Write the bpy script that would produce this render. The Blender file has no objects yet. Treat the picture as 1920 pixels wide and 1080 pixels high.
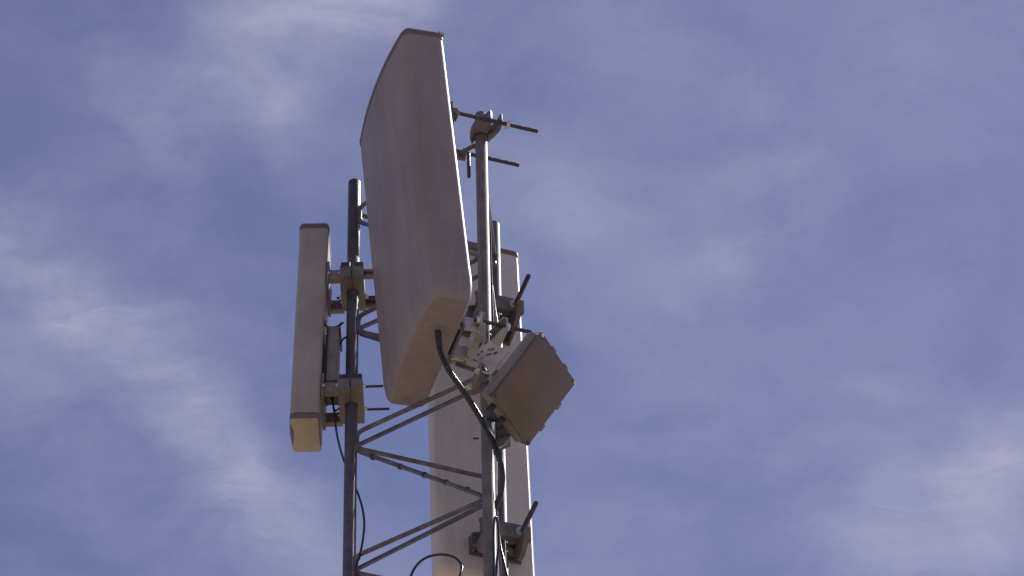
import bpy, bmesh, math, random
from mathutils import Vector as V, Matrix
random.seed(7)
scene = bpy.context.scene
col = scene.collection
PI = math.pi

# ------------------------------------------------------------------ camera
CAM = V((0, 0, 1.6))
FPX = 7127.0                       # focal length in pixels of a 1920 wide frame
ELEV, ROLL = math.radians(45), math.radians(1.62)
FWD = V((0, math.cos(ELEV), math.sin(ELEV)))
U0 = V((0, -math.sin(ELEV), math.cos(ELEV)))
R0 = V((1, 0, 0))
RT = R0 * math.cos(ROLL) - U0 * math.sin(ROLL)
UP = R0 * math.sin(ROLL) + U0 * math.cos(ROLL)
cd = bpy.data.cameras.new('camera')
cd.sensor_width = 36.0
cd.lens = FPX / 1920 * 36
cd.clip_start, cd.clip_end = 0.1, 5000
cam = bpy.data.objects.new('camera', cd)
col.objects.link(cam)
m = Matrix((RT, UP, -FWD)).transposed().to_4x4()
m.translation = CAM
cam.matrix_world = m
scene.camera = cam


def ray(px, py):
    return (FWD + RT * ((px - 960) / FPX) - UP * ((py - 540) / FPX)).normalized()


def at(px, py, Y):
    d = ray(px, py)
    return CAM + d * ((Y - CAM.y) / d.y)


def on_plane(px, py, p0, n):
    d = ray(px, py)
    return CAM + d * ((p0 - CAM).dot(n) / d.dot(n))


# ------------------------------------------------------------------ materials
def new_mat(name):
    mt = bpy.data.materials.new(name)
    mt.use_nodes = True
    nt = mt.node_tree
    return mt, nt, nt.nodes['Principled BSDF']


def surface(name, c1, c2, scale=6.0, rough=0.5, metal=0.0, bump=0.0, bscale=60.0, streak=None, coat=0.0, rvar=0.12, spec=.5, speck=.16):
    """two-tone mottled procedural surface with roughness variation and a fine bump"""
    mt, nt, b = new_mat(name)
    N, L = nt.nodes, nt.links
    tc = N.new('ShaderNodeTexCoord')
    mp = N.new('ShaderNodeMapping')
    L.new(tc.outputs['Object'], mp.inputs['Vector'])
    nz = N.new('ShaderNodeTexNoise')
    nz.inputs['Scale'].default_value = scale
    nz.inputs['Detail'].default_value = 9
    nz.inputs['Roughness'].default_value = 0.62
    L.new(mp.outputs[0], nz.inputs['Vector'])
    rp = N.new('ShaderNodeValToRGB')
    rp.color_ramp.elements[0].position, rp.color_ramp.elements[1].position = 0.34, 0.68
    rp.color_ramp.elements[0].color = (*c1, 1)
    rp.color_ramp.elements[1].color = (*c2, 1)
    L.new(nz.outputs['Fac'], rp.inputs[0])
    out = rp.outputs[0]
    if streak:
        m2 = N.new('ShaderNodeMapping')
        m2.inputs['Scale'].default_value = (22, 22, 1.6)
        L.new(tc.outputs['Object'], m2.inputs['Vector'])
        n2 = N.new('ShaderNodeTexNoise')
        n2.inputs['Scale'].default_value = 1.0
        n2.inputs['Detail'].default_value = 6
        L.new(m2.outputs[0], n2.inputs['Vector'])
        r2 = N.new('ShaderNodeValToRGB')
        r2.color_ramp.elements[0].position, r2.color_ramp.elements[1].position = 0.46, 0.75
        r2.color_ramp.elements[0].color = (0, 0, 0, 1)
        r2.color_ramp.elements[1].color = (0.55, 0.55, 0.55, 1)
        L.new(n2.outputs['Fac'], r2.inputs[0])
        mx = N.new('ShaderNodeMix')
        mx.data_type = 'RGBA'
        L.new(r2.outputs[0], mx.inputs['Factor'])
        L.new(out, mx.inputs[6])
        mx.inputs[7].default_value = (*streak, 1)
        out = mx.outputs[2]
    if speck:
        n4 = N.new('ShaderNodeTexNoise')
        n4.inputs['Scale'].default_value = 240
        n4.inputs['Detail'].default_value = 3
        n4.inputs['Roughness'].default_value = .7
        L.new(tc.outputs['Object'], n4.inputs['Vector'])
        r4 = N.new('ShaderNodeMapRange')
        r4.inputs['From Min'].default_value, r4.inputs['From Max'].default_value = .3, .7
        r4.inputs['To Min'].default_value, r4.inputs['To Max'].default_value = 1 - speck, 1 + speck
        L.new(n4.outputs['Fac'], r4.inputs['Value'])
        m4 = N.new('ShaderNodeVectorMath')
        m4.operation = 'SCALE'
        L.new(out, m4.inputs[0])
        L.new(r4.outputs[0], m4.inputs['Scale'])
        out = m4.outputs[0]
    L.new(out, b.inputs['Base Color'])
    mr = N.new('ShaderNodeMapRange')
    mr.inputs['To Min'].default_value = max(0.03, rough - rvar)
    mr.inputs['To Max'].default_value = rough + rvar
    L.new(nz.outputs['Fac'], mr.inputs['Value'])
    L.new(mr.outputs[0], b.inputs['Roughness'])
    b.inputs['Metallic'].default_value = metal
    b.inputs['Specular IOR Level'].default_value = spec
    b.inputs['Coat Weight'].default_value = coat
    if bump:
        n3 = N.new('ShaderNodeTexNoise')
        n3.inputs['Scale'].default_value = bscale
        n3.inputs['Detail'].default_value = 5
        L.new(mp.outputs[0], n3.inputs['Vector'])
        bp = N.new('ShaderNodeBump')
        bp.inputs['Strength'].default_value = bump
        bp.inputs['Distance'].default_value = 0.002
        L.new(n3.outputs['Fac'], bp.inputs['Height'])
        L.new(bp.outputs[0], b.inputs['Normal'])
    return mt


M = {}
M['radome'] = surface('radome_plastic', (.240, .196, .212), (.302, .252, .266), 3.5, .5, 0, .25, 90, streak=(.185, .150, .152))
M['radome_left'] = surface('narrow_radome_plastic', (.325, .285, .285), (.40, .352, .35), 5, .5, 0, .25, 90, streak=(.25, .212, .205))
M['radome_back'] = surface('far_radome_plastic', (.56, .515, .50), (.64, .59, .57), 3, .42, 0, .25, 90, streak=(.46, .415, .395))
M['cap'] = surface('shaded_rim_plastic', (.12, .095, .10), (.17, .135, .14), 9, .55, 0, .2)  # darker than the radomes: shade on the cap rims put into the colour
M['yellowed'] = surface('yellowed_cap_plastic', (.33, .27, .225), (.42, .35, .29), 9, .5, 0, .3, 40)
M['galv'] = surface('galvanised_steel', (.08, .074, .105), (.15, .138, .18), 26, .55, .0, .35, 220, spec=.25)
M['galv_pole'] = surface('bright_galvanised_pole', (.13, .115, .13), (.24, .21, .225), 22, .55, .0, .35, 200, streak=(.16, .13, .13), spec=.25)
M['bracket'] = surface('dark_cast_bracket', (.12, .105, .115), (.22, .195, .205), 20, .55, .0, .5, 160, spec=.3)
M['galv_rust'] = surface('weathered_steel', (.15, .132, .14), (.26, .232, .24), 18, .5, .1, .5, 160, streak=(.2, .12, .09))
M['rod'] = surface('dark_threaded_steel', (.04, .034, .048), (.085, .075, .095), 60, .4, .2, .5, 500)
M['brace'] = surface('brace_steel', (.075, .068, .088), (.165, .15, .17), 30, .34, .1, .35, 220)
M['plate'] = surface('zinc_plate', (.38, .36, .36), (.55, .52, .51), 20, .42, .3, .2, 200)
M['bright'] = surface('bright_zinc', (.6, .58, .56), (.8, .77, .74), 30, .25, .8, .1, 200)
M['cable'] = surface('black_cable_sheath', (.014, .012, .018), (.028, .025, .034), 40, .20, 0, .08, 300, rvar=.05)
M['grey_cable'] = surface('grey_cable_sheath', (.36, .33, .36), (.48, .45, .48), 40, .35, 0, .08, 300)
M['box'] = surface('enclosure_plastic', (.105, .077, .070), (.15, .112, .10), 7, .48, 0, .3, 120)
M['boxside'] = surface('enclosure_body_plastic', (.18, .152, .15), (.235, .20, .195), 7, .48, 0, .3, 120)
M['rubber'] = surface('dark_rubber', (.02, .018, .024), (.045, .04, .05), 30, .5)


# ------------------------------------------------------------------ mesh helpers
def link(name, bm, mat, parent=None, smooth=True, angle=40):
    me = bpy.data.meshes.new(name)
    bmesh.ops.recalc_face_normals(bm, faces=bm.faces[:])
    bm.to_mesh(me)
    bm.free()
    if smooth:
        me.polygons.foreach_set('use_smooth', [True] * len(me.polygons))
        me.set_sharp_from_angle(angle=math.radians(angle))
    me.materials.append(mat)
    o = bpy.data.objects.new(name, me)
    col.objects.link(o)
    if parent:
        o.parent = parent
        o.matrix_parent_inverse = Matrix.Translation(-parent.location)
    return o


def thing(name, label, cat, loc, group=None):
    o = bpy.data.objects.new(name, None)
    o.empty_display_size = .1
    o.location = loc
    col.objects.link(o)
    o['label'], o['category'] = label, cat
    if group:
        o['group'] = group
    return o


def tag(o, label, cat, group=None):
    o['label'], o['category'] = label, cat
    if group:
        o['group'] = group
    return o


def box(bm, c, ax, half, bev=0.0015):
    """bevelled box: centre, three unit axes, three half sizes"""
    t = bmesh.new()
    bmesh.ops.create_cube(t, size=2)
    for v in t.verts:
        p = v.co.copy()
        v.co = c + ax[0] * (p.x * half[0]) + ax[1] * (p.y * half[1]) + ax[2] * (p.z * half[2])
    if bev:
        bmesh.ops.bevel(t, geom=t.edges[:], offset=min(bev, min(half) * .6), segments=2, affect='EDGES', profile=.5)
    merge(bm, t)


def merge(bm, t):
    me = bpy.data.meshes.new('tmp')
    t.to_mesh(me)
    t.free()
    bm.from_mesh(me)
    bpy.data.meshes.remove(me)


def smooth_path(pts, sub=6):
    """Catmull-Rom through the points"""
    P = [pts[0] * 2 - pts[1]] + list(pts) + [pts[-1] * 2 - pts[-2]]
    out = []
    for i in range(1, len(P) - 2):
        a, b, c, d = P[i - 1], P[i], P[i + 1], P[i + 2]
        for k in range(sub):
            t = k / sub
            out.append(.5 * ((2 * b) + (c - a) * t + (2 * a - 5 * b + 4 * c - d) * t * t + (3 * b - a - 3 * c + d) * t ** 3))
    out.append(pts[-1].copy())
    return out


def round_path(pts, r=.02, n=5):
    """polyline with its corners rounded"""
    out = [pts[0]]
    for i in range(1, len(pts) - 1):
        p, a, b = pts[i], pts[i - 1], pts[i + 1]
        ra = min(r, (a - p).length * .45)
        rb = min(r, (b - p).length * .45)
        s, e = p + (a - p).normalized() * ra, p + (b - p).normalized() * rb
        for k in range(n + 1):
            t = k / n
            out.append(s * (1 - t) ** 2 + p * 2 * t * (1 - t) + e * t * t)
    out.append(pts[-1])
    return out


def tube(bm, pts, r, n=12, cap=True):
    rs = r if isinstance(r, (list, tuple)) else [r] * len(pts)
    prev = None
    rings = []
    for i, p in enumerate(pts):
        d = (pts[min(i + 1, len(pts) - 1)] - pts[max(i - 1, 0)]).normalized()
        if prev is None:
            a = d.orthogonal().normalized()
        else:
            a = (prev - d * prev.dot(d)).normalized()
        prev = a
        b = d.cross(a)
        rings.append([bm.verts.new(p + (a * math.cos(2 * PI * k / n) + b * math.sin(2 * PI * k / n)) * rs[i]) for k in range(n)])
    for A, B in zip(rings, rings[1:]):
        for k in range(n):
            bm.faces.new((A[k], A[(k + 1) % n], B[(k + 1) % n], B[k]))
    if cap:
        bm.faces.new(rings[0][::-1])
        bm.faces.new(rings[-1])


def fillet(poly, radii, n=5):
    out = []
    L = len(poly)
    for i, p in enumerate(poly):
        p = V(p)
        a, b = V(poly[i - 1]), V(poly[(i + 1) % L])
        r = radii[i] if isinstance(radii, (list, tuple)) else radii
        if r <= 0:
            out.append(p)
            continue
        da, db = (a - p), (b - p)
        ca = da.normalized().dot(db.normalized())
        half = math.acos(max(-1, min(1, ca))) / 2
        t = min(r / math.tan(half), da.length * .48, db.length * .48)
        s, e = p + da.normalized() * t, p + db.normalized() * t
        for k in range(n + 1):
            u = k / n
            out.append(s * (1 - u) ** 2 + p * 2 * u * (1 - u) + e * u * u)
    return out


def inset(poly, d):
    L = len(poly)
    area = sum(poly[i].x * poly[(i + 1) % L].y - poly[(i + 1) % L].x * poly[i].y for i in range(L))
    s = 1 if area > 0 else -1
    out = []
    for i, p in enumerate(poly):
        t = (poly[(i + 1) % L] - poly[i - 1]).normalized()
        out.append(p + V((-t.y, t.x)) * s * d)
    return out


def loft(bm, o, ax, az, ad, rings):
    """rings: list of (outline 2D, distance); point = o + ax*x + az*y + ad*distance; ends capped"""
    R = []
    for poly, s in rings:
        R.append([bm.verts.new(o + ax * p.x + az * p.y + ad * s) for p in poly])
    n = len(R[0])
    for A, B in zip(R, R[1:]):
        for k in range(n):
            bm.faces.new((A[k], A[(k + 1) % n], B[(k + 1) % n], B[k]))
    bm.faces.new(R[0][::-1])
    bm.faces.new(R[-1])


def plate_prism(bm, pts, nrm, th):
    """flat plate from 3D outline points, thickness th along nrm"""
    a = [bm.verts.new(p - nrm * th / 2) for p in pts]
    b = [bm.verts.new(p + nrm * th / 2) for p in pts]
    n = len(pts)
    for k in range(n):
        bm.faces.new((a[k], a[(k + 1) % n], b[(k + 1) % n], b[k]))
    bm.faces.new(a[::-1])
    bm.faces.new(b)


def nut(bm, c, d, r=.009, h=.008):
    tube(bm, [c - d * h / 2, c + d * h / 2], r, 6)


def threaded(bm, a, b, r):
    """rod with a coarse thread profile"""
    n = max(8, int((b - a).length / .0022))
    pts = [a.lerp(b, i / n) for i in range(n + 1)]
    tube(bm, pts, [r * (1.0 if i % 2 else .86) for i in range(n + 1)], 10)


# ------------------------------------------------------------------ ground (out of frame, lights the undersides)
def ground():
    bm = bmesh.new()
    n, S = 48, 420.0
    vs = []
    for i in range(n + 1):
        for j in range(n + 1):
            x = S * ((i / n * 2 - 1) ** 3)
            y = S * ((j / n * 2 - 1) ** 3)
            vs.append(bm.verts.new((x, y, .04 * math.sin(x * .31) * math.cos(y * .27) * min(1, (abs(x) + abs(y)) / 20))))
    for i in range(n):
        for j in range(n):
            bm.faces.new((vs[i * (n + 1) + j], vs[(i + 1) * (n + 1) + j], vs[(i + 1) * (n + 1) + j + 1], vs[i * (n + 1) + j + 1]))
    g = surface('dry_earth', (.27, .215, .14), (.40, .33, .23), .6, .9, 0, .6, 12)
    o = link('ground', bm, g)
    o['kind'] = 'structure'


ground()

# ------------------------------------------------------------------ lattice mast
YA = 7.78
YB, YC = YA - .272, YA + .205
pA, pB, pC = at(657, 900, YA), at(908.5, 560, YB), at(935, 800, YC)
A, B, C = V((pA.x, YA)), V((pB.x, YB)), V((pC.x, YC))
zA = lambda py: at(657, py, YA).z
z_lvl1, z_lvl2 = zA(834), zA(1067)
PITCH = z_lvl1 - z_lvl2
LR = .0178
mast = thing('lattice_mast', 'grey galvanised three-legged lattice mast with welded zigzag bracing carrying the antennas', 'lattice mast', (sum((A.x, B.x, C.x)) / 3, sum((A.y, B.y, C.y)) / 3, 0))


def leg(P, ztop, r, rr, mat='galv'):
    bm = bmesh.new()
    z = [0.0, ztop * .5, ztop - .006, ztop]
    tube(bm, [V((P.x, P.y, q)) for q in z], [r, r, r, r * .72], 28)
    # sleeve joints where the mast sections meet
    for q in rr:
        tube(bm, [V((P.x, P.y, q - .035)), V((P.x, P.y, q - .033)), V((P.x, P.y, q + .033)), V((P.x, P.y, q + .035))], [r, r + .0022, r + .0022, r], 28)
    return link('leg', bm, M[mat], mast)


zTopA = at(665, 340, YA).z
zTopB = at(899, 214, YB).z
zTopC = at(925, 419, YC).z
leg(A, zTopA, LR, [1.5, 3.5, 5.5])
leg(B, zTopB, LR * .98, [1.5, 3.5, 5.5], 'galv_pole')
leg(C, zTopC, LR * .98, [1.5, 3.5, 5.5])

lvls = []
z = z_lvl1 + 2 * PITCH
while z > .15:
    lvls.append(z)
    z -= PITCH


def zig(P, Q, op, oq, fp, fq):
    """one continuous bent rod: P(i) --horizontal-- Q(i), Q(i) --diagonal-- P(i+1); bends of half height op, oq"""
    d = (Q - P).normalized()
    p, q = P + d * (LR * 1.2), Q - d * (LR * 1.2)
    pts = [V((p.x, p.y, lvls[0] + .02))]
    for i, zz in enumerate(lvls):
        if i:
            pts += [V((p.x, p.y, zz + fp + op))]
            pts += [V((p.x, p.y, zz + fp - op))]
        pts += [V((q.x, q.y, zz + fq + oq)), V((q.x, q.y, zz + fq - oq))]
    pts.append(V((p.x, p.y, .1)))
    bm = bmesh.new()
    tube(bm, round_path(pts, .022, 5), .0067, 12)
    for zz in lvls:
        for s, e, f, o in ((P, 1, fp, op), (Q, -1, fq, oq)):
            c = s + d * (LR * 1.0) * e
            tube(bm, [V((c.x, c.y, zz + f + o + .006)), V((c.x, c.y, zz + f + o * .8)), V((c.x, c.y, zz + f - o * .8)), V((c.x, c.y, zz + f - o - .006))], [.002, .0062, .0062, .002], 10)
    return link('bracing', bm, M['brace'], mast)


zig(B, A, .009, .034, .010, 0)
zig(A, C, .006, .040, .000, -.006)
zig(C, B, .010, .012, -.02, -.03)
dA = (B - A).normalized()
pa = V((A.x + dA.x * LR, A.y + dA.y * LR, lvls[2] - .034))
pb = V((B.x - dA.x * LR, B.y - dA.y * LR, lvls[3] + .019))
for t in (.14, .36, .55, .72, .88):
    bm = bmesh.new()
    q = pa.lerp(pb, t)
    dd = (pb - pa).normalized()
    tube(bm, [q - dd * .004, q - dd * .0038, q + dd * .0038, q + dd * .004], [.006, .0088, .0088, .006], 12)
    link('cable_tie', bm, M['rod'], mast)
bm = bmesh.new()
q = at(898, 822, YB)
tube(bm, [q, q - V((.016, 0, 0))], .0028, 8)
link('pin', bm, M['rod'], mast)
bm = bmesh.new()
cen = mast.location
box(bm, V((cen.x, cen.y, .03)), (V((1, 0, 0)), V((0, 1, 0)), V((0, 0, 1))), (.42, .42, .03), .006)
link('base_plate', bm, M['galv_rust'], mast)
# top spigot cap of the thicker left leg top
bm = bmesh.new()
zt = at(664, 487, YA).z
tube(bm, [V((A.x, A.y, zt)), V((A.x, A.y, zt + .004)), V((A.x, A.y, zTopA - .008)), V((A.x, A.y, zTopA))], [LR * .9, LR * 1.03, LR * 1.03, LR * .7], 28)
link('top_sleeve', bm, M['rod'], mast)

# ------------------------------------------------------------------ pole clamp (two notched channel jaws and threaded rods)
X3, Y3, Z3 = V((1, 0, 0)), V((0, 1, 0)), V((0, 0, 1))


def jaw(parent, c, n, w, u, side, Lw, dep, h, mat, gap=.006, taper=.55, r=LR):
    n = n * side
    bm = bmesh.new()
    e = .5 * Lw
    outl = [(dep, -e), (dep, e), (dep * taper + gap, e), (gap, r + .012 * taper)]
    k = 8
    R = r + .001
    a0 = math.asin(min(.95, gap / R))
    for i in range(k + 1):
        a = (PI / 2 - a0) - (PI - 2 * a0) * i / k
        outl.append((R * math.cos(a), R * math.sin(a)))
    outl += [(gap, -(r + .012 * taper)), (dep * taper + gap, -e)]
    for s in (-1, 1):
        plate_prism(bm, [c + n * x + w * y + u * (s * h / 2) for x, y in outl], u, .004)
    box(bm, c + n * (dep + .001), (n, w, u), (.0022, e, h / 2 + .003), .0008)
    if taper == 0:
        box(bm, c + n * (dep / 2 + .001) - w * (e - .003), (n, w, u), (dep / 2 - .001, .002, h / 2 - .0025), 0)
    return link('clamp_jaw', bm, mat, parent)


def clamp(parent, c, n, w, u, Lw, dep, h, mat, rod_w, rod_a, rod_b, rod_r, rodz=0.0, rodmat='rod', gap=.006, taper=.55):
    jaw(parent, c, n, w, u, 1, Lw, dep, h, mat, gap, taper)
    jaw(parent, c, n, w, u, -1, Lw, dep, h, mat, gap, taper)
    for s in (-1, 1):
        bm = bmesh.new()
        q = c + w * (s * rod_w) + u * rodz
        threaded(bm, q + n * rod_a[0 if s < 0 else 1], q + n * rod_b[0 if s < 0 else 1], rod_r)
        ro = link('threaded_rod', bm, M[rodmat], parent)
        for x in (dep + .006, -dep - .006):
            bm = bmesh.new()
            sg = 1 if x > 0 else -1
            c0 = q + n * (x - sg * .0035)
            tube(bm, [c0, c0 + n * sg * .0015, c0 + n * sg * .0016, c0 + n * sg * .009], [rod_r * 2.4, rod_r * 2.4, rod_r * 1.9, rod_r * 1.8], 12)
            nu = link('nut', bm, M['bright'], ro)
            nu.matrix_parent_inverse = Matrix.Identity(4)
    return


# ------------------------------------------------------------------ sector antenna shells
def shell(parent, o, n, w, down, outline, L, mat, capmat, cap_h=.022, proud=.002, botmat=None, round_b=.016, bot_h=.03):
    """outline: 2D points (n, w). o = top centre of the back plane"""
    out = outline
    bm = bmesh.new()
    st = 14
    rg = [(out, cap_h * .6 + (L - cap_h * .6 - bot_h * .6) * i / st) for i in range(st + 1)]
    loft(bm, o, n, w, down, rg)
    link('radome', bm, mat, parent)
    bm = bmesh.new()
    pr = inset(out, -proud)
    loft(bm, o, n, w, down, [(inset(out, .0075), -.010), (inset(out, .003), -.008), (inset(out, 0), -.003), (pr, .002), (pr, cap_h - .003), (inset(out, -proud * .3), cap_h)])
    link('top_cap', bm, capmat, parent)
    bm = bmesh.new()
    rr = [(inset(out, -proud * .1), L - bot_h), (inset(out, -proud * .25), L - bot_h + .002)]
    xs, ys = [p.x for p in out], [p.y for p in out]
    bx, by, hx, hy = (min(xs) + max(xs)) / 2, (min(ys) + max(ys)) / 2, (max(xs) - min(xs)) / 2, (max(ys) - min(ys)) / 2
    dz = min(bot_h * .85, round_b * 3.6)
    for k in range(8):
        a = PI / 2 * k / 7
        ins = round_b * .7 * (1 - math.cos(a)) - proud * .25 * math.cos(a)
        rr.append(([V((bx + (p.x - bx) * (1 - ins / hx), by + (p.y - by) * (1 - ins / hy))) for p in out], L - dz + dz * math.sin(a)))
    last = rr[-1][0]
    cen_ = sum(last, V((0, 0))) / len(last)
    for k_ in (.97, .85, .5):
        rr.append(([cen_ + (p - cen_) * k_ for p in last], L))
    loft(bm, o, n, w, down, rr)
    return link('bottom_cap', bm, botmat or mat, parent)


# ---- 1: the large front antenna -------------------------------------------------
phi = math.atan2(.29, .957) + math.radians(1.6)
nh = V((-math.cos(phi), -math.sin(phi), 0))
al = math.radians(4.5)
n1 = (nh * math.cos(al) - Z3 * math.sin(al)).normalized()
w1 = V((-math.sin(phi), math.cos(phi), 0))
d1 = (-Z3 * math.cos(al) - nh * math.sin(al)).normalized()
L1 = 1.052
bot1 = at(848, 663, 7.478)
W1, T1 = .472, .124
bot1 = bot1 + w1 * .009
top1 = bot1 - d1 * L1
h = W1 / 2
front = [(T1 - .004 + .020 * (1 - (k / 9) ** 2), h * k / 9) for k in range(-9, 10)]
front[0], front[-1] = (T1 - .010, -h + .002), (T1 - .002, h - .001)
poly = [(0, -h)] + front + [(0, h)]
rad = [.027, .040] + [0] * 17 + [.026, .028]
out1 = [V(p) for p in fillet(poly, rad, 7)]
ant1 = thing('sector_antenna', 'large pale grey panel antenna tilted across the mast top with a brown-lit underside', 'antenna', bot1)
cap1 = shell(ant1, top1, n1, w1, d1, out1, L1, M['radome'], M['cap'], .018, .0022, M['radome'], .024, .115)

# bright tip on the top cap (sunlit metal screw lug)
bm = bmesh.new()
box(bm, top1 - w1 * (h - .010) + n1 * .006 - d1 * .006, (n1, w1, d1), (.006, .005, .006), .002)
link('lug', bm, M['bright'], ant1)


def pole_pt(P, py, guess_x):
    return V((P.x, P.y, at(guess_x, py, P.y).z))


nr = -nh        # direction of the rods, away from the antenna
# top clamp: rods from the antenna back through both jaws
cT = pole_pt(B, 258, 900)
slope_t = (nr * 1.0 + Z3 * -.02).normalized()
# two cast crescent jaws hugging the pole head, their tips taking the near rod
r_ = LR + .0008
arcL = [(-r_ * math.sin(a), -r_ * math.cos(a)) for a in [math.radians(-38 + 14 * k) for k in range(14)]]
left = [(.004, -.082), (.012, -.074), (.0145, -.055), (.0150, -.030)] + arcL + [(-.018, .036), (-.028, .020), (-.031, -.002), (-.028, -.028), (-.016, -.050), (-.004, -.066)]
arcR = [(r_ * math.sin(a), -r_ * math.cos(a)) for a in [math.radians(150 - 14 * k) for k in range(8)]]
right = [(.037, -.084), (.043, -.074), (.0465, -.055), (.0455, -.036), (.038, -.012), (.027, .014), (.014, .030)] + arcR + [(.024, -.024), (.032, -.044), (.034, -.064)]
for outl in (left, right):
    bm = bmesh.new()
    c0 = cT + Z3 * .020
    rings = []
    for dz_, ins in ((-.020, .003), (-.018, .0008), (-.014, 0), (.012, 0), (.018, .002), (.020, .004)):
        rings.append((inset([V(p) for p in outl], ins), dz_))
    loft(bm, c0, nr, w1, Z3, rings)
    link('clamp_jaw', bm, M['galv_pole'], ant1, angle=30)
for sg, ra, rb in ((-1, -.088, .150), (1, -.070, .138)):
    q = cT + w1 * (.072 * sg)
    bm = bmesh.new()
    threaded(bm, q + slope_t * ra, q + slope_t * rb, .0066)
    ro = link('threaded_rod', bm, M['rod'], ant1)
    for x in ((.058,) if sg < 0 else (.030, -.030)):
        bm = bmesh.new()
        c0 = q + slope_t * x
        tube(bm, [c0 - slope_t * .005, c0 - slope_t * .0035, c0 - slope_t * .0034, c0 + slope_t * .006], [.015, .015, .0115, .011], 12)
        nu = link('nut', bm, M['bright'], ro)
        nu.matrix_parent_inverse = Matrix.Identity(4)
# hinge on the antenna back at the top
hp = top1 + d1 * .245 - w1 * .155
bm = bmesh.new()
box(bm, hp - n1 * .014, (n1, w1, d1), (.012, .012, .036), .003)
tube(bm, [hp - n1 * .034 - w1 * .014, hp - n1 * .034 + w1 * .014], .011, 12)
box(bm, hp - n1 * .026, (n1, w1, d1), (.012, .010, .014), .003)
link('hinge', bm, M['galv_rust'], ant1)
# far arm from antenna back to the jaw
bm = bmesh.new()
a = cT + w1 * .072 - nr * .034
box(bm, a - nr * .022 - Z3 * .018, (nr, w1, Z3), (.030, .006, .012), .002)
link('arm', bm, M['galv_rust'], ant1)
bm = bmesh.new()
q = cT + w1 * .03 - nr * .030 - Z3 * .045
tube(bm, [q, q - Z3 * .10], .0055, 10)
link('bolt', bm, M['rod'], ant1)

# bottom clamp
cB = pole_pt(B, 640, 907)
slope_b = (nr + Z3 * -.03).normalized()
clamp(ant1, cB, slope_b, w1, Z3, .17, .036, .040, M['plate'], .072, (-.055, -.085), (.11, .05), .0060, .0)
for sgn in (-1, 1):
    bm = bmesh.new()
    a0 = cB + w1 * (.055 * sgn) - nr * .035
    b0 = cB + w1 * (.055 * sgn) - nr * .098
    box(bm, (a0 + b0) / 2 - Z3 * .004, (nr, w1, Z3), (.034, .003, .024), .0015)
    link('arm', bm, M['plate'], ant1)
bm = bmesh.new()
box(bm, cB - nr * .088, (n1, w1, d1), (.003, .075, .035), .001)
link('bracket_foot', bm, M['galv_rust'], ant1)
for zz, mat in ((.0, 'bright'), (-.030, 'plate')):
    bm = bmesh.new()
    q = cB + w1 * .082 + Z3 * (zz + .004)
    tube(bm, [q - nr * .075, q - nr * .072, q - nr * .036, q - nr * .033], [.006, .0085, .0085, .006], 14)
    link('spacer', bm, M[mat], ant1)
# connector under the antenna
pc = on_plane(821, 622, bot1, d1)
bm = bmesh.new()
tube(bm, [pc - d1 * .012, pc + d1 * .012, pc + d1 * .014, pc + d1 * .05, pc + d1 * .06], [.0095, .0095, .0085, .0085, .007], 16)
for k in range(2):
    tube(bm, [pc + d1 * (.018 + k * .012), pc + d1 * (.024 + k * .012)], .0098, 6)
link('connector', bm, M['rubber'], ant1)

# ---- 2: the narrow antenna on the left -------------------------------------------
a3 = math.radians(-1.3)
n3 = V((-math.cos(a3), 0, -math.sin(a3)))
d3 = V((math.sin(-a3) * -1, 0, -math.cos(a3)))
w3 = V((0, 1, 0))
d3 = (at(601, 800, YA) - at(618, 440, YA))
d3.y = 0
d3.normalize()
n3 = V((d3.z, 0, -d3.x)).normalized()
if n3.x > 0:
    n3 = -n3
W3, T3 = .142, .083
top3 = at(618.5, 420 + 33, YA)
zb = at(600, 815, YA).z
L3 = (top3.z - zb) / abs(d3.z)
h = W3 / 2
out3 = fillet([(0, -h), (T3, -h), (T3 + .004, 0), (T3, h), (0, h)], [.011, .014, .2, .014, .011], 5)
ant3 = thing('sector_antenna', 'narrow upright panel antenna on the left side of the mast with a yellowish bottom cap', 'antenna', at(600, 815, YA))
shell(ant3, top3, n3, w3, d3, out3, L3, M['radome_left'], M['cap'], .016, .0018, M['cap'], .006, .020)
# yellowed underside plate with a waist, standing a little proud of the cap
bm = bmesh.new()
hu = h - .004
und = fillet([(.004, -hu), (T3 - .003, -hu), (T3 - .002, -hu * .75), (T3 - .010, -hu * .25), (T3 - .008, hu * .2), (T3 - .001, hu * .8), (T3 - .006, hu), (.004, hu), (.006, 0)],
             [.007, .006, .01, .02, .02, .01, .008, .007, .05], 4)
loft(bm, top3, n3, w3, d3, [(und, L3 - .002), (inset(und, -.001), L3 + .001), (inset(und, .0005), L3 + .004), (inset(und, .003), L3 + .0055)])
link('underside_plate', bm, M['yellowed'], ant3)

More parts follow.
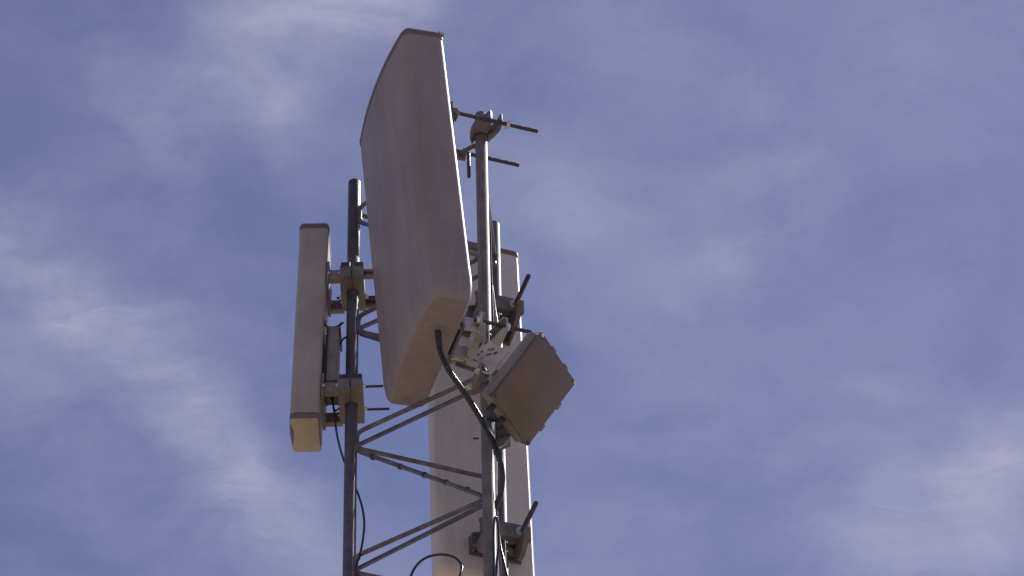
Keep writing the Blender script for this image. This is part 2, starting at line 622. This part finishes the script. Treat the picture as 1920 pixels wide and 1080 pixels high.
for cy, ar in ((541, (510, 574)), (752, (739, 792))):
    c = V((A.x, A.y, at(660, cy, YA).z))
    clamp(ant3, c, X3, Y3, Z3, .145, .031, .036, M['galv_rust'], .047, (-.05, -.05), (.092 if cy > 700 else .06, .105 if cy > 700 else .085), .0042, .010, 'rod', .0006, 0)
    # channel arms to the antenna back
    for s in (-1, 1):
        q = c + Y3 * (.062 * s)
        xb = (top3 + d3 * ((top3.z - q.z) / abs(d3.z))).x
        x0, x1 = xb - .003, c.x - .028
        bm = bmesh.new()
        cc = V(((x0 + x1) / 2, q.y, q.z - .004))
        hx = (x1 - x0) / 2
        box(bm, cc, (X3, Y3, Z3), (hx, .0022, .018), .0008)
        box(bm, cc + Z3 * .017 + Y3 * .009, (X3, Y3, Z3), (hx, .009, .0018), .0006)
        box(bm, cc - Z3 * .017 + Y3 * .009, (X3, Y3, Z3), (hx, .009, .0018), .0006)
        arm = link('arm', bm, M['galv_rust'], ant3)
        for x in (x0 + .010, x1 - .008):
            bm = bmesh.new()
            nut(bm, V((x, q.y - .005, q.z - .002)), Y3, .0055, .005)
            nn = link('bolt', bm, M['bright'], arm)
            nn.matrix_parent_inverse = Matrix.Identity(4)
    # upright blocks on top of the jaws
    for x in (-.019, .019):
        bm = bmesh.new()
        box(bm, c + X3 * x + Z3 * .030 - Y3 * .055, (X3, Y3, Z3), (.0135, .012, .013), .002)
        link('jaw_block', bm, M['rod'], ant3)
    if cy < 600:
        for s in (-1, 1):
            bm = bmesh.new()
            cc = c + Y3 * (.060 * s) + X3 * .085 - Z3 * .002
            box(bm, cc + Z3 * .011, (X3, Y3, Z3), (.052, .005, .0045), .001)
            box(bm, cc - Z3 * .011, (X3, Y3, Z3), (.052, .005, .0045), .001)
            box(bm, cc + Y3 * .006, (X3, Y3, Z3), (.052, .002, .015), .001)
            link('rear_arm', bm, M['galv_rust'], ant3)
    # foot on the antenna back
    bm = bmesh.new()
    xb = (top3 + d3 * ((top3.z - c.z) / abs(d3.z))).x
    box(bm, V((xb + .004, c.y, c.z)), (n3, Y3, d3), (.003, .068, .045), .001)
    link('bracket_foot', bm, M['galv_rust'], ant3)

# ---- slim radio between the narrow antenna and the mast leg
rc = at(625, 686, YA - .01)
radio = thing('radio_unit', 'slim grey radio unit fixed between the narrow antenna and the left mast leg', 'radio', rc - Z3 * .12)
bm = bmesh.new()
box(bm, rc, (n3, w3, d3), (.0145, .045, .105), .006)
link('body', bm, M['galv_rust'], radio)
bm = bmesh.new()
box(bm, rc + n3 * .018, (n3, w3, d3), (.004, .034, .088), .002)
link('heat_sink', bm, M['rod'], radio)
bm = bmesh.new()
tube(bm, [rc + d3 * .100, rc + d3 * .122], .009, 14)
tube(bm, [rc + d3 * .122, rc + d3 * .128], .0065, 14)
link('cable_gland', bm, M['rubber'], radio)
for yy in (-.02, .02):
    bm = bmesh.new()
    tube(bm, [rc - d3 * .100 + Y3 * yy, rc - d3 * .116 + Y3 * yy], .006, 12)
    link('connector', bm, M['rod'], radio)
Yr = YA - .05
j1 = bmesh.new()
tube(j1, smooth_path([at(609, 600, Yr), at(611, 611, Yr), at(622, 614, Yr), at(633, 612, Yr), at(641, 605, Yr)]), .0032, 10)
tag(link('jumper_cable', j1, M['cable']), 'short black jumper cable curling up above the slim radio unit', 'cable')
j1 = bmesh.new()
tube(j1, smooth_path([rc - d3 * .108 - Y3 * .02, at(635, 622, Yr), at(638, 611, Yr), at(644, 605, Yr + .01)]), .0024, 10)
tag(link('jumper_cable', j1, M['cable']), 'thin black lead rising from the top of the slim radio unit', 'cable')
j1 = bmesh.new()
tube(j1, smooth_path([at(638, 645, Yr + .02), at(643, 636, Yr + .02), at(651, 631, YA - .005)]), .0030, 10)
tag(link('jumper_cable', j1, M['cable']), 'stub of black lead between the slim radio unit and the left leg', 'cable')

# ---- 3: the wide antenna behind the mast ----------------------------------------
n2 = V((-.33, .944, 0)).normalized()
w2 = V((.944, .33, 0)).normalized()
al2 = math.radians(2.6)
d2 = (-Z3 * math.cos(al2) - n2 * math.sin(al2)).normalized()
nn2 = (n2 * math.cos(al2) - Z3 * math.sin(al2)).normalized()
# back plane centre: between left edge x=806 and right edge x~994 near y=840
Y2 = 8.09
W2, T2 = .284, .105
# anchor: right edge of the back plane at (972, 492)
rt = at(973, 474, Y2 + W2 / 2 * w2.y)
top2 = rt - w2 * (W2 / 2)
q0 = top2 - w2 * (W2 / 2)
L2 = 1.0
while True:
    v = q0 + d2 * L2 - CAM
    if 540 - v.dot(UP) / v.dot(FWD) * FPX > 1062:
        break
    L2 += .005
h = W2 / 2
out2 = fillet([(0, -h), (.045, -h), (T2 - .01, -h + .006), (T2 + .012, -h * .4), (T2 + .012, h * .4), (T2 - .01, h - .004), (.034, h + .010), (0, h - .006)],
              [.020, .02, .03, .2, .2, .03, .02, .012], 5)
ant2 = thing('sector_antenna', 'tall wide pale panel antenna behind the mast with a sunlit right edge', 'antenna', top2 + d2 * L2)
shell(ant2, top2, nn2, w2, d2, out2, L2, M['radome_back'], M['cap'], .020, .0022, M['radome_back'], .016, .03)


def panel2_gap(c):
    # distance from the leg to the antenna's back plane along n2
    return (top2 - c).dot(nn2) / n2.dot(nn2)


for cy, px in ((582, 928), (1008, 941)):
    c = V((C.x, C.y, at(px, cy, C.y).z))
    g = panel2_gap(c)
    clamp(ant2, c, -n2, w2, Z3, .15, .036, .045, M['bracket'], .048, (-g, -g), (.075, .165), .0074, .002)
    for s in (-1, 1):
        bm = bmesh.new()
        q = c + w2 * (.07 * s)
        box(bm, q + n2 * (.034 + g) / 2 - Z3 * .004, (n2, w2, Z3), ((g - .034) / 2, .003, .026), .001)
        link('arm', bm, M['bracket'], ant2)
        # rounded tilt cheek hanging below the jaw
        bm = bmesh.new()
        prof = []
        for k in range(13):
            a = PI * k / 12
            prof.append(q + w2 * (.010 if s < 0 else -.022) + n2 * (-.03 + .05 * math.cos(a)) - Z3 * (.02 + .065 * math.sin(a)))
        plate_prism(bm, prof, w2, .014)
        link('tilt_cheek', bm, M['bracket'], ant2)
    bm = bmesh.new()
    box(bm, c + n2 * (g - .004), (nn2, w2, d2), (.003, .075, .032), .001)
    link('bracket_foot', bm, M['bracket'], ant2)

# ------------------------------------------------------------------ square flat antenna / enclosure on the right
def camvec(x, y, zf):
    """vector given right, down and away from the viewer"""
    return (RT * x - UP * y + FWD * zf) / 648.0


e1 = camvec(60, 89, 72)
e2 = camvec(-85, 109, -64)
E1 = e1.normalized()
E2 = (e2 - E1 * e2.dot(E1)).normalized()
E3 = E1.cross(E2)
if E3.dot(camvec(-24, 4, 25)) < 0:
    E3 = -E3
l1, l2 = e1.length, e2.length
T = at(1017, 623, 7.28)
pan = thing('panel_enclosure', 'square tilted brown-grey panel enclosure bolted to the right side of the mast', 'enclosure', T + e1 / 2 + e2 / 2)
bm = bmesh.new()
box(bm, T + E1 * l1 / 2 + E2 * l2 / 2 + E3 * .0045, (E1, E2, E3), (l1 / 2, l2 / 2, .0045), .002)
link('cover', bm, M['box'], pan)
bm = bmesh.new()
cc = T + E1 * l1 / 2 + E2 * l2 / 2 + E3 * .035
box(bm, cc, (E1, E2, E3), (l1 / 2 - .002, l2 / 2 - .003, .019), .004)
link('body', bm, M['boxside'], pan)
bm = bmesh.new()
box(bm, T + E1 * l1 / 2 + E2 * l2 / 2 + E3 * .0125, (E1, E2, E3), (l1 / 2 - .009, l2 / 2 - .009, .004), 0)
link('gap_shade', bm, M['rubber'], pan)  # dark filler standing for the shadow in the gap between cover and body
# latches on the lid edge
for (a, b) in ((l1, .36), (l1, .70)):
    bm = bmesh.new()
    box(bm, T + E1 * (a + .003) + E2 * (l2 * b) + E3 * .010, (E1, E2, E3), (.005, .011, .009), .002)
    link('latch', bm, M['boxside'], pan)
for b in (.36, .70):
    bm = bmesh.new()
    box(bm, T + E1 * (l1 * b) - E2 * .002 + E3 * .010, (E1, E2, E3), (.010, .004, .008), .002)
    link('latch', bm, M['boxside'], pan)
for a, b in ((.03, .02), (.97, .02), (.97, .97), (.03, .97)):
    bm = bmesh.new()
    q = T + E1 * (l1 * a) + E2 * (l2 * b)
    tube(bm, [q - E3 * .003, q + E3 * .022], .0055, 12)
    link('screw', bm, M['bright'] if b < .5 else M['rod'], pan)
# tilt bracket: perforated plate in the plane of the side wall, with arc slots
P0 = T + E1 * .012 + E3 * .054
pl_n = E1
oxy = lambda px, py: on_plane(px, py, P0, pl_n)
outline_px = [(957, 657), (950, 653), (941, 652), (934, 650), (926, 646), (921, 640), (914, 638), (907, 642), (902, 650), (895, 660), (886, 671), (896, 677), (906, 680), (912, 688), (922, 702), (930, 692)]
plate_pts = [oxy(*p) for p in outline_px]
bm = bmesh.new()
plate_prism(bm, plate_pts, pl_n, .0035)
tilt = link('tilt_plate', bm, M['plate'], pan)
side_n = -pl_n
for pts, r in (([(910, 645), (914, 641)], .0036), ([(903, 661), (905, 660)], .0026), ([(916, 657), (918, 656)], .0022), ([(922, 657), (926, 655)], .0026),
               ([(913, 667), (921, 664)], .0022), ([(928, 664), (931, 662)], .0034), ([(897, 667), (898, 665)], .0026)):
    P = [oxy(*p) + side_n * .0012 for p in pts]
    for i in range(len(P) - 1):
        bm = bmesh.new()
        a, b = P[i], P[i + 1]
        dd = (b - a).normalized()
        cr = dd.cross(side_n)
        o8 = []
        for k in range(12):
            t = 2 * PI * k / 12
            base = b if math.cos(t) > 0 else a
            o8.append(base + dd * (r * math.cos(t)) + cr * (r * math.sin(t)))
        plate_prism(bm, o8, side_n, .0036)
        hl = link('slot', bm, M['rubber'], tilt)
        hl.matrix_parent_inverse = Matrix.Identity(4)
# second plate on the far side and its pole clamp
far_pts = [p + E1 * .085 for p in plate_pts]
bm = bmesh.new()
plate_prism(bm, far_pts, pl_n, .0035)
link('tilt_plate', bm, M['plate'], pan)
cP = V((B.x, B.y, at(911, 716, B.y).z))
nP = V((.93, .36, 0)).normalized()
wP = V((-.36, .93, 0)).normalized()
clamp(pan, cP, nP, wP, Z3, .085, .030, .036, M['galv_rust'], .032, (-.045, -.045), (.05, .05), .0045, .0, 'bright')
bm = bmesh.new()
mid = cP + nP * .035
for s in (-.03, .03):
    tgt = P0 + E1 * (.0 if s < 0 else .085) + (oxy(905, 676) - P0)
    a = mid + wP * s
    tube(bm, [a - Z3 * .02, a + (tgt - a) * .5, tgt], .010, 10)
link('support_arm', bm, M['galv_rust'], pan)
# back channel on the body and lower glands
bm = bmesh.new()
box(bm, cc + E3 * .020 + E2 * .0, (E1, E2, E3), (l1 * .30, l2 * .30, .006), .002)
link('back_channel', bm, M['plate'], pan)
for k, (a, b) in enumerate(((.22, 26), (.48, 30))):
    bm = bmesh.new()
    q = T + E1 * (l1 * a) + E2 * (l2 - .008) + E3 * .030
    tube(bm, [q, q + E2 * .016], .0095, 6)
    tube(bm, [q + E2 * .016, q + E2 * .034], [.0085, .0070], 12)
    link('cable_gland', bm, M['rubber'], pan)
bm = bmesh.new()
q = T + E1 * (l1 * .25) + E2 * (l2 * .80) + E3 * .055
box(bm, q, (E1, E2, E3), (.020, .028, .012), .003)
link('junction_block', bm, M['rod'], pan)
for px, py, sx in ((924, 764, .013), (925, 808, .013)):
    bm = bmesh.new()
    pq = at(px, py, YB - .01)
    box(bm, pq, (X3, Y3, Z3), (.006, .012, .024), .003)
    link('u_bolt_end', bm, M['bright'], pan)
# lower saddle joining the enclosure to the leg
bm = bmesh.new()
s0, s1 = at(914, 782, YB), at(948, 790, YB + .01)
box(bm, (s0 + s1) / 2, (X3, Y3, Z3), (.026, .03, .022), .003)
link('lower_saddle', bm, M['rod'], pan)
bm = bmesh.new()
s0 = at(936, 820, YB + .02)
box(bm, s0, ((X3 + Z3 * .5).normalized(), Y3, (Z3 - X3 * .5).normalized()), (.022, .025, .026), .003)
link('lower_saddle', bm, M['rod'], pan)


# ------------------------------------------------------------------ cables
def cable(label, pts, r, mat, n=12, sub=7, name='coaxial_cable'):
    bm = bmesh.new()
    tube(bm, smooth_path(pts, sub), r, n)
    return tag(link(name, bm, M[mat]), label, 'cable')


e = pc + d1 * .055
cable('thick black coaxial cable curving from the large antenna underside to the right mast leg',
      [e - d1 * .01, e + d1 * .012, at(829, 668, e.y - .024), at(842, 695, e.y - .022), at(862, 724, e.y + .010), at(884, 757, min(7.44, e.y + .035)), at(905, 792, 7.448), at(924, 828, 7.445), at(937, 862, 7.45),
       at(942, 895, 7.47), at(938, 928, 7.49), at(929, 952, 7.515), at(925, 985, 7.54), at(925, 1080, 7.55), at(925, 1300, 7.55)], .0080, 'cable', 16)
cable('thin black cable hanging from the slim radio unit past the left leg',
      [rc + d3 * .122, at(627, 775, YA - .01), at(631, 810, YA), at(638, 842, YA + .02), at(648, 872, YA + .03), at(660, 900, YA + .035), at(671, 925, YA + .02), at(680, 955, YA), at(683, 985, YA - .01),
       at(680, 1015, YA - .02), at(674, 1045, YA - .03), at(668, 1080, YA - .03), at(664, 1300, YA - .03)], .0032, 'cable')
cable('black cable looping across the bottom edge of the view in front of the wide antenna',
      [at(762, 1200, 7.62), at(764, 1120, 7.62), at(770, 1081, 7.62), at(785, 1056, 7.62), at(806, 1043, 7.62), at(832, 1040, 7.61), at(853, 1046, 7.60), at(865, 1060, 7.58), at(862, 1082, 7.56), at(850, 1120, 7.55), at(842, 1220, 7.55)], .0036, 'cable')
cable('pale grey cable hugging the right leg from the perforated bracket downwards',
      [at(913.5, 585, YB + .012), at(915.5, 640, YB - .008), at(917.5, 760, YB - .006), at(921, 860, YB - .01), at(925, 960, YB), at(927, 1100, YB), at(929, 1300, YB)],
      .0030, 'grey_cable')
cable('pale grey cable bowed out behind the front pole beside the rear leg',
      [at(913, 500, YB + .06), at(919, 522, YB + .08), at(924, 548, YB + .09), at(928, 580, YB + .10), at(933, 620, YB + .10), at(932, 700, YB + .10), at(930, 900, YB + .08), at(933, 1100, YB + .08)], .0034, 'grey_cable')
cable('dark cable strapped between the front pole and the rear leg',
      [at(911, 330, YB + .02), at(915, 380, YB + .03), at(919, 440, YB + .05), at(921, 520, YB + .06), at(924, 620, YB + .06), at(925, 700, YB + .06), at(928, 900, YB + .05), at(936, 1010, YB + .04), at(946, 1060, YB + .03), at(954, 1110, YB + .03), at(958, 1250, YB + .03)],
      .0036, 'cable')
cable('thin light cable sagging from the tilted enclosure back to the mast leg',
      [at(958, 806, YB), at(958, 816, YB), at(951, 829, YB), at(943, 836, YB), at(934, 841, YB), at(929, 850, YB), at(927, 880, YB + .01), at(929, 960, YB + .02), at(932, 1100, YB + .02)], .0022, 'grey_cable')
cable('black cable bending over beside the right leg near the bottom of the view',
      [at(926, 1100, 7.47), at(926, 1040, 7.47), at(925.5, 1000, 7.47), at(927, 974, 7.475), at(930.5, 971, 7.48), at(934, 985, 7.49), at(935, 1020, 7.49), at(931, 1060, 7.49), at(929, 1120, 7.49)], .0034, 'cable')

# ------------------------------------------------------------------ light
sun_dir = V((.46, .44, .77)).normalized()
SE = math.asin(sun_dir.z)
SR = math.atan2(sun_dir.x, sun_dir.y)
sl = bpy.data.lights.new('sun', 'SUN')
sl.energy = 4.2
sl.angle = math.radians(.53)
sl.color = (1, .955, .90)
so = bpy.data.objects.new('sun', sl)
so.rotation_euler = (-sun_dir).to_track_quat('-Z', 'Y').to_euler()
col.objects.link(so)

# ------------------------------------------------------------------ sky with thin high cloud
wd = bpy.data.worlds.new('World')
scene.world = wd
wd.use_nodes = True
nt = wd.node_tree
N, L = nt.nodes, nt.links
bg = N['Background']
sky = N.new('ShaderNodeTexSky')
sky.sky_type = 'NISHITA'
sky.sun_disc = False
sky.sun_elevation = SE
sky.sun_rotation = SR
sky.altitude = 600
sky.air_density = 1.0
sky.dust_density = .4
sky.ozone_density = 1.0
tc = N.new('ShaderNodeTexCoord')
sep = N.new('ShaderNodeSeparateXYZ')
L.new(tc.outputs['Generated'], sep.inputs[0])


def math_node(op, a, b=None, clamp_=False):
    n = N.new('ShaderNodeMath')
    n.operation = op
    n.use_clamp = clamp_
    for i, v in enumerate((a, b)):
        if v is None:
            continue
        if isinstance(v, (int, float)):
            n.inputs[i].default_value = v
        else:
            L.new(v, n.inputs[i])
    return n.outputs[0]


zc = math_node('MAXIMUM', sep.outputs['Z'], .08)
cx = math_node('DIVIDE', sep.outputs['X'], zc)
cy = math_node('DIVIDE', sep.outputs['Y'], zc)
comb = N.new('ShaderNodeCombineXYZ')
L.new(cx, comb.inputs[0])
L.new(cy, comb.inputs[1])
plane = comb.outputs[0]            # position on a flat cloud layer overhead


def noise(vec, scale, detail, rough=.55, dist=0.0):
    n = N.new('ShaderNodeTexNoise')
    n.inputs['Scale'].default_value = scale
    n.inputs['Detail'].default_value = detail
    n.inputs['Roughness'].default_value = rough
    n.inputs['Distortion'].default_value = dist
    L.new(vec, n.inputs['Vector'])
    return n


warp = noise(plane, 10, 7, .55)
vm = N.new('ShaderNodeVectorMath')
vm.operation = 'SUBTRACT'
L.new(warp.outputs['Color'], vm.inputs[0])
vm.inputs[1].default_value = (.5, .5, .5)
vs = N.new('ShaderNodeVectorMath')
vs.operation = 'SCALE'
L.new(vm.outputs[0], vs.inputs[0])
vs.inputs['Scale'].default_value = .075
va = N.new('ShaderNodeVectorMath')
va.operation = 'ADD'
L.new(plane, va.inputs[0])
L.new(vs.outputs[0], va.inputs[1])
warped = va.outputs[0]


def cl(px, py):
    d = ray(px, py)
    return V((d.x / d.z, d.y / d.z))


# thin cloud banks: (end, end, width in the same units, weight)
banks = [((-60, 330), (160, 540), 70, .55), ((120, 500), (330, 700), 75, .75), ((290, 660), (430, 860), 65, .85), ((400, 800), (540, 1100), 75, 1.0),
         ((-100, 420), (300, 900), 200, .22), ((60, 560), (420, 620), 60, .22), ((480, 820), (440, 980), 40, .25),
         ((400, 190), (560, 40), 90, .55), ((540, 60), (700, -40), 80, .85), ((520, 110), (560, 270), 60, .40), ((240, 80), (420, 150), 90, .30),
         ((40, 330), (330, 180), 80, .40), ((300, 210), (380, 330), 60, .28), ((-60, 160), (200, 60), 90, .22),
         ((1340, 90), (1500, 250), 50, .26), ((1500, 240), (1520, 400), 50, .34), ((1500, 400), (1230, 560), 60, .24), ((950, 280), (1150, 430), 80, .34), ((1330, 330), (1480, 300), 60, .38),
         ((1060, 330), (1260, 620), 60, .18), ((1250, 480), (1600, 420), 45, .2),
         ((1640, 1000), (1980, 880), 120, .95), ((1720, 900), (1960, 820), 80, .45), ((1480, 690), (1760, 700), 45, .34), ((1740, 700), (1940, 860), 55, .40), ((1100, 790), (1420, 850), 60, .28),
         ((1350, 860), (1700, 830), 50, .2), ((1480, 1080), (1960, 1040), 80, .45),
         ((1700, 60), (2000, 200), 200, .16), ((1000, 60), (1300, 120), 120, .18)]
total = None
for a, b, wpx, wt in banks:
    pa, pb = cl(*a), cl(*b)
    c = (pa + pb) / 2
    dd = pb - pa
    mp = N.new('ShaderNodeMapping')
    mp.vector_type = 'TEXTURE'
    mp.inputs['Location'].default_value = (c.x, c.y, 0)
    mp.inputs['Rotation'].default_value = (0, 0, math.atan2(dd.y, dd.x))
    wd_ = wpx / FPX * 3.1
    mp.inputs['Scale'].default_value = (dd.length * .5 + wd_ * .8, wd_, 1)
    L.new(warped, mp.inputs['Vector'])
    g = N.new('ShaderNodeTexGradient')
    g.gradient_type = 'SPHERICAL'
    L.new(mp.outputs[0], g.inputs[0])
    sm = N.new('ShaderNodeMapRange')
    sm.interpolation_type = 'SMOOTHSTEP'
    sm.inputs['To Max'].default_value = wt * .66
    L.new(g.outputs['Fac'], sm.inputs['Value'])
    total = sm.outputs[0] if total is None else math_node('ADD', total, sm.outputs[0])
mpf = N.new('ShaderNodeMapping')
mpf.inputs['Rotation'].default_value = (0, 0, math.radians(-48))
mpf.inputs['Scale'].default_value = (1, 2.8, 1)
L.new(warped, mpf.inputs['Vector'])
f1 = noise(mpf.outputs[0], 13, 12, .66, .9)
f2 = noise(warped, 8, 12, .62)
tex = math_node('ADD', math_node('MULTIPLY', f1.outputs['Fac'], .9), math_node('MULTIPLY', f2.outputs['Fac'], .7))   # about .8
tex = math_node('MULTIPLY', math_node('SUBTRACT', tex, .44), 1.9, True)
dens = math_node('MULTIPLY', total, tex)
veil = math_node('MULTIPLY', math_node('SUBTRACT', f2.outputs['Fac'], .40), 1.2, True)
dens = math_node('ADD', dens, veil)
dens = math_node('MULTIPLY', dens, 1.0, True)
tint = N.new('ShaderNodeMix')
tint.data_type = 'RGBA'
tint.blend_type = 'MULTIPLY'
tint.inputs['Factor'].default_value = 1
L.new(sky.outputs[0], tint.inputs[6])
tint.inputs[7].default_value = (1.14, .915, 1.045, 1)
mix = N.new('ShaderNodeMix')
mix.data_type = 'RGBA'
L.new(dens, mix.inputs['Factor'])
L.new(tint.outputs[2], mix.inputs[6])
mix.inputs[7].default_value = (4.5, 4.5, 6.2, 1)
L.new(mix.outputs[2], bg.inputs['Color'])
bg.inputs['Strength'].default_value = .09

scene.view_settings.view_transform = 'Standard'
scene.view_settings.look = 'None'
scene.view_settings.exposure = 0
scene.view_settings.gamma = 1
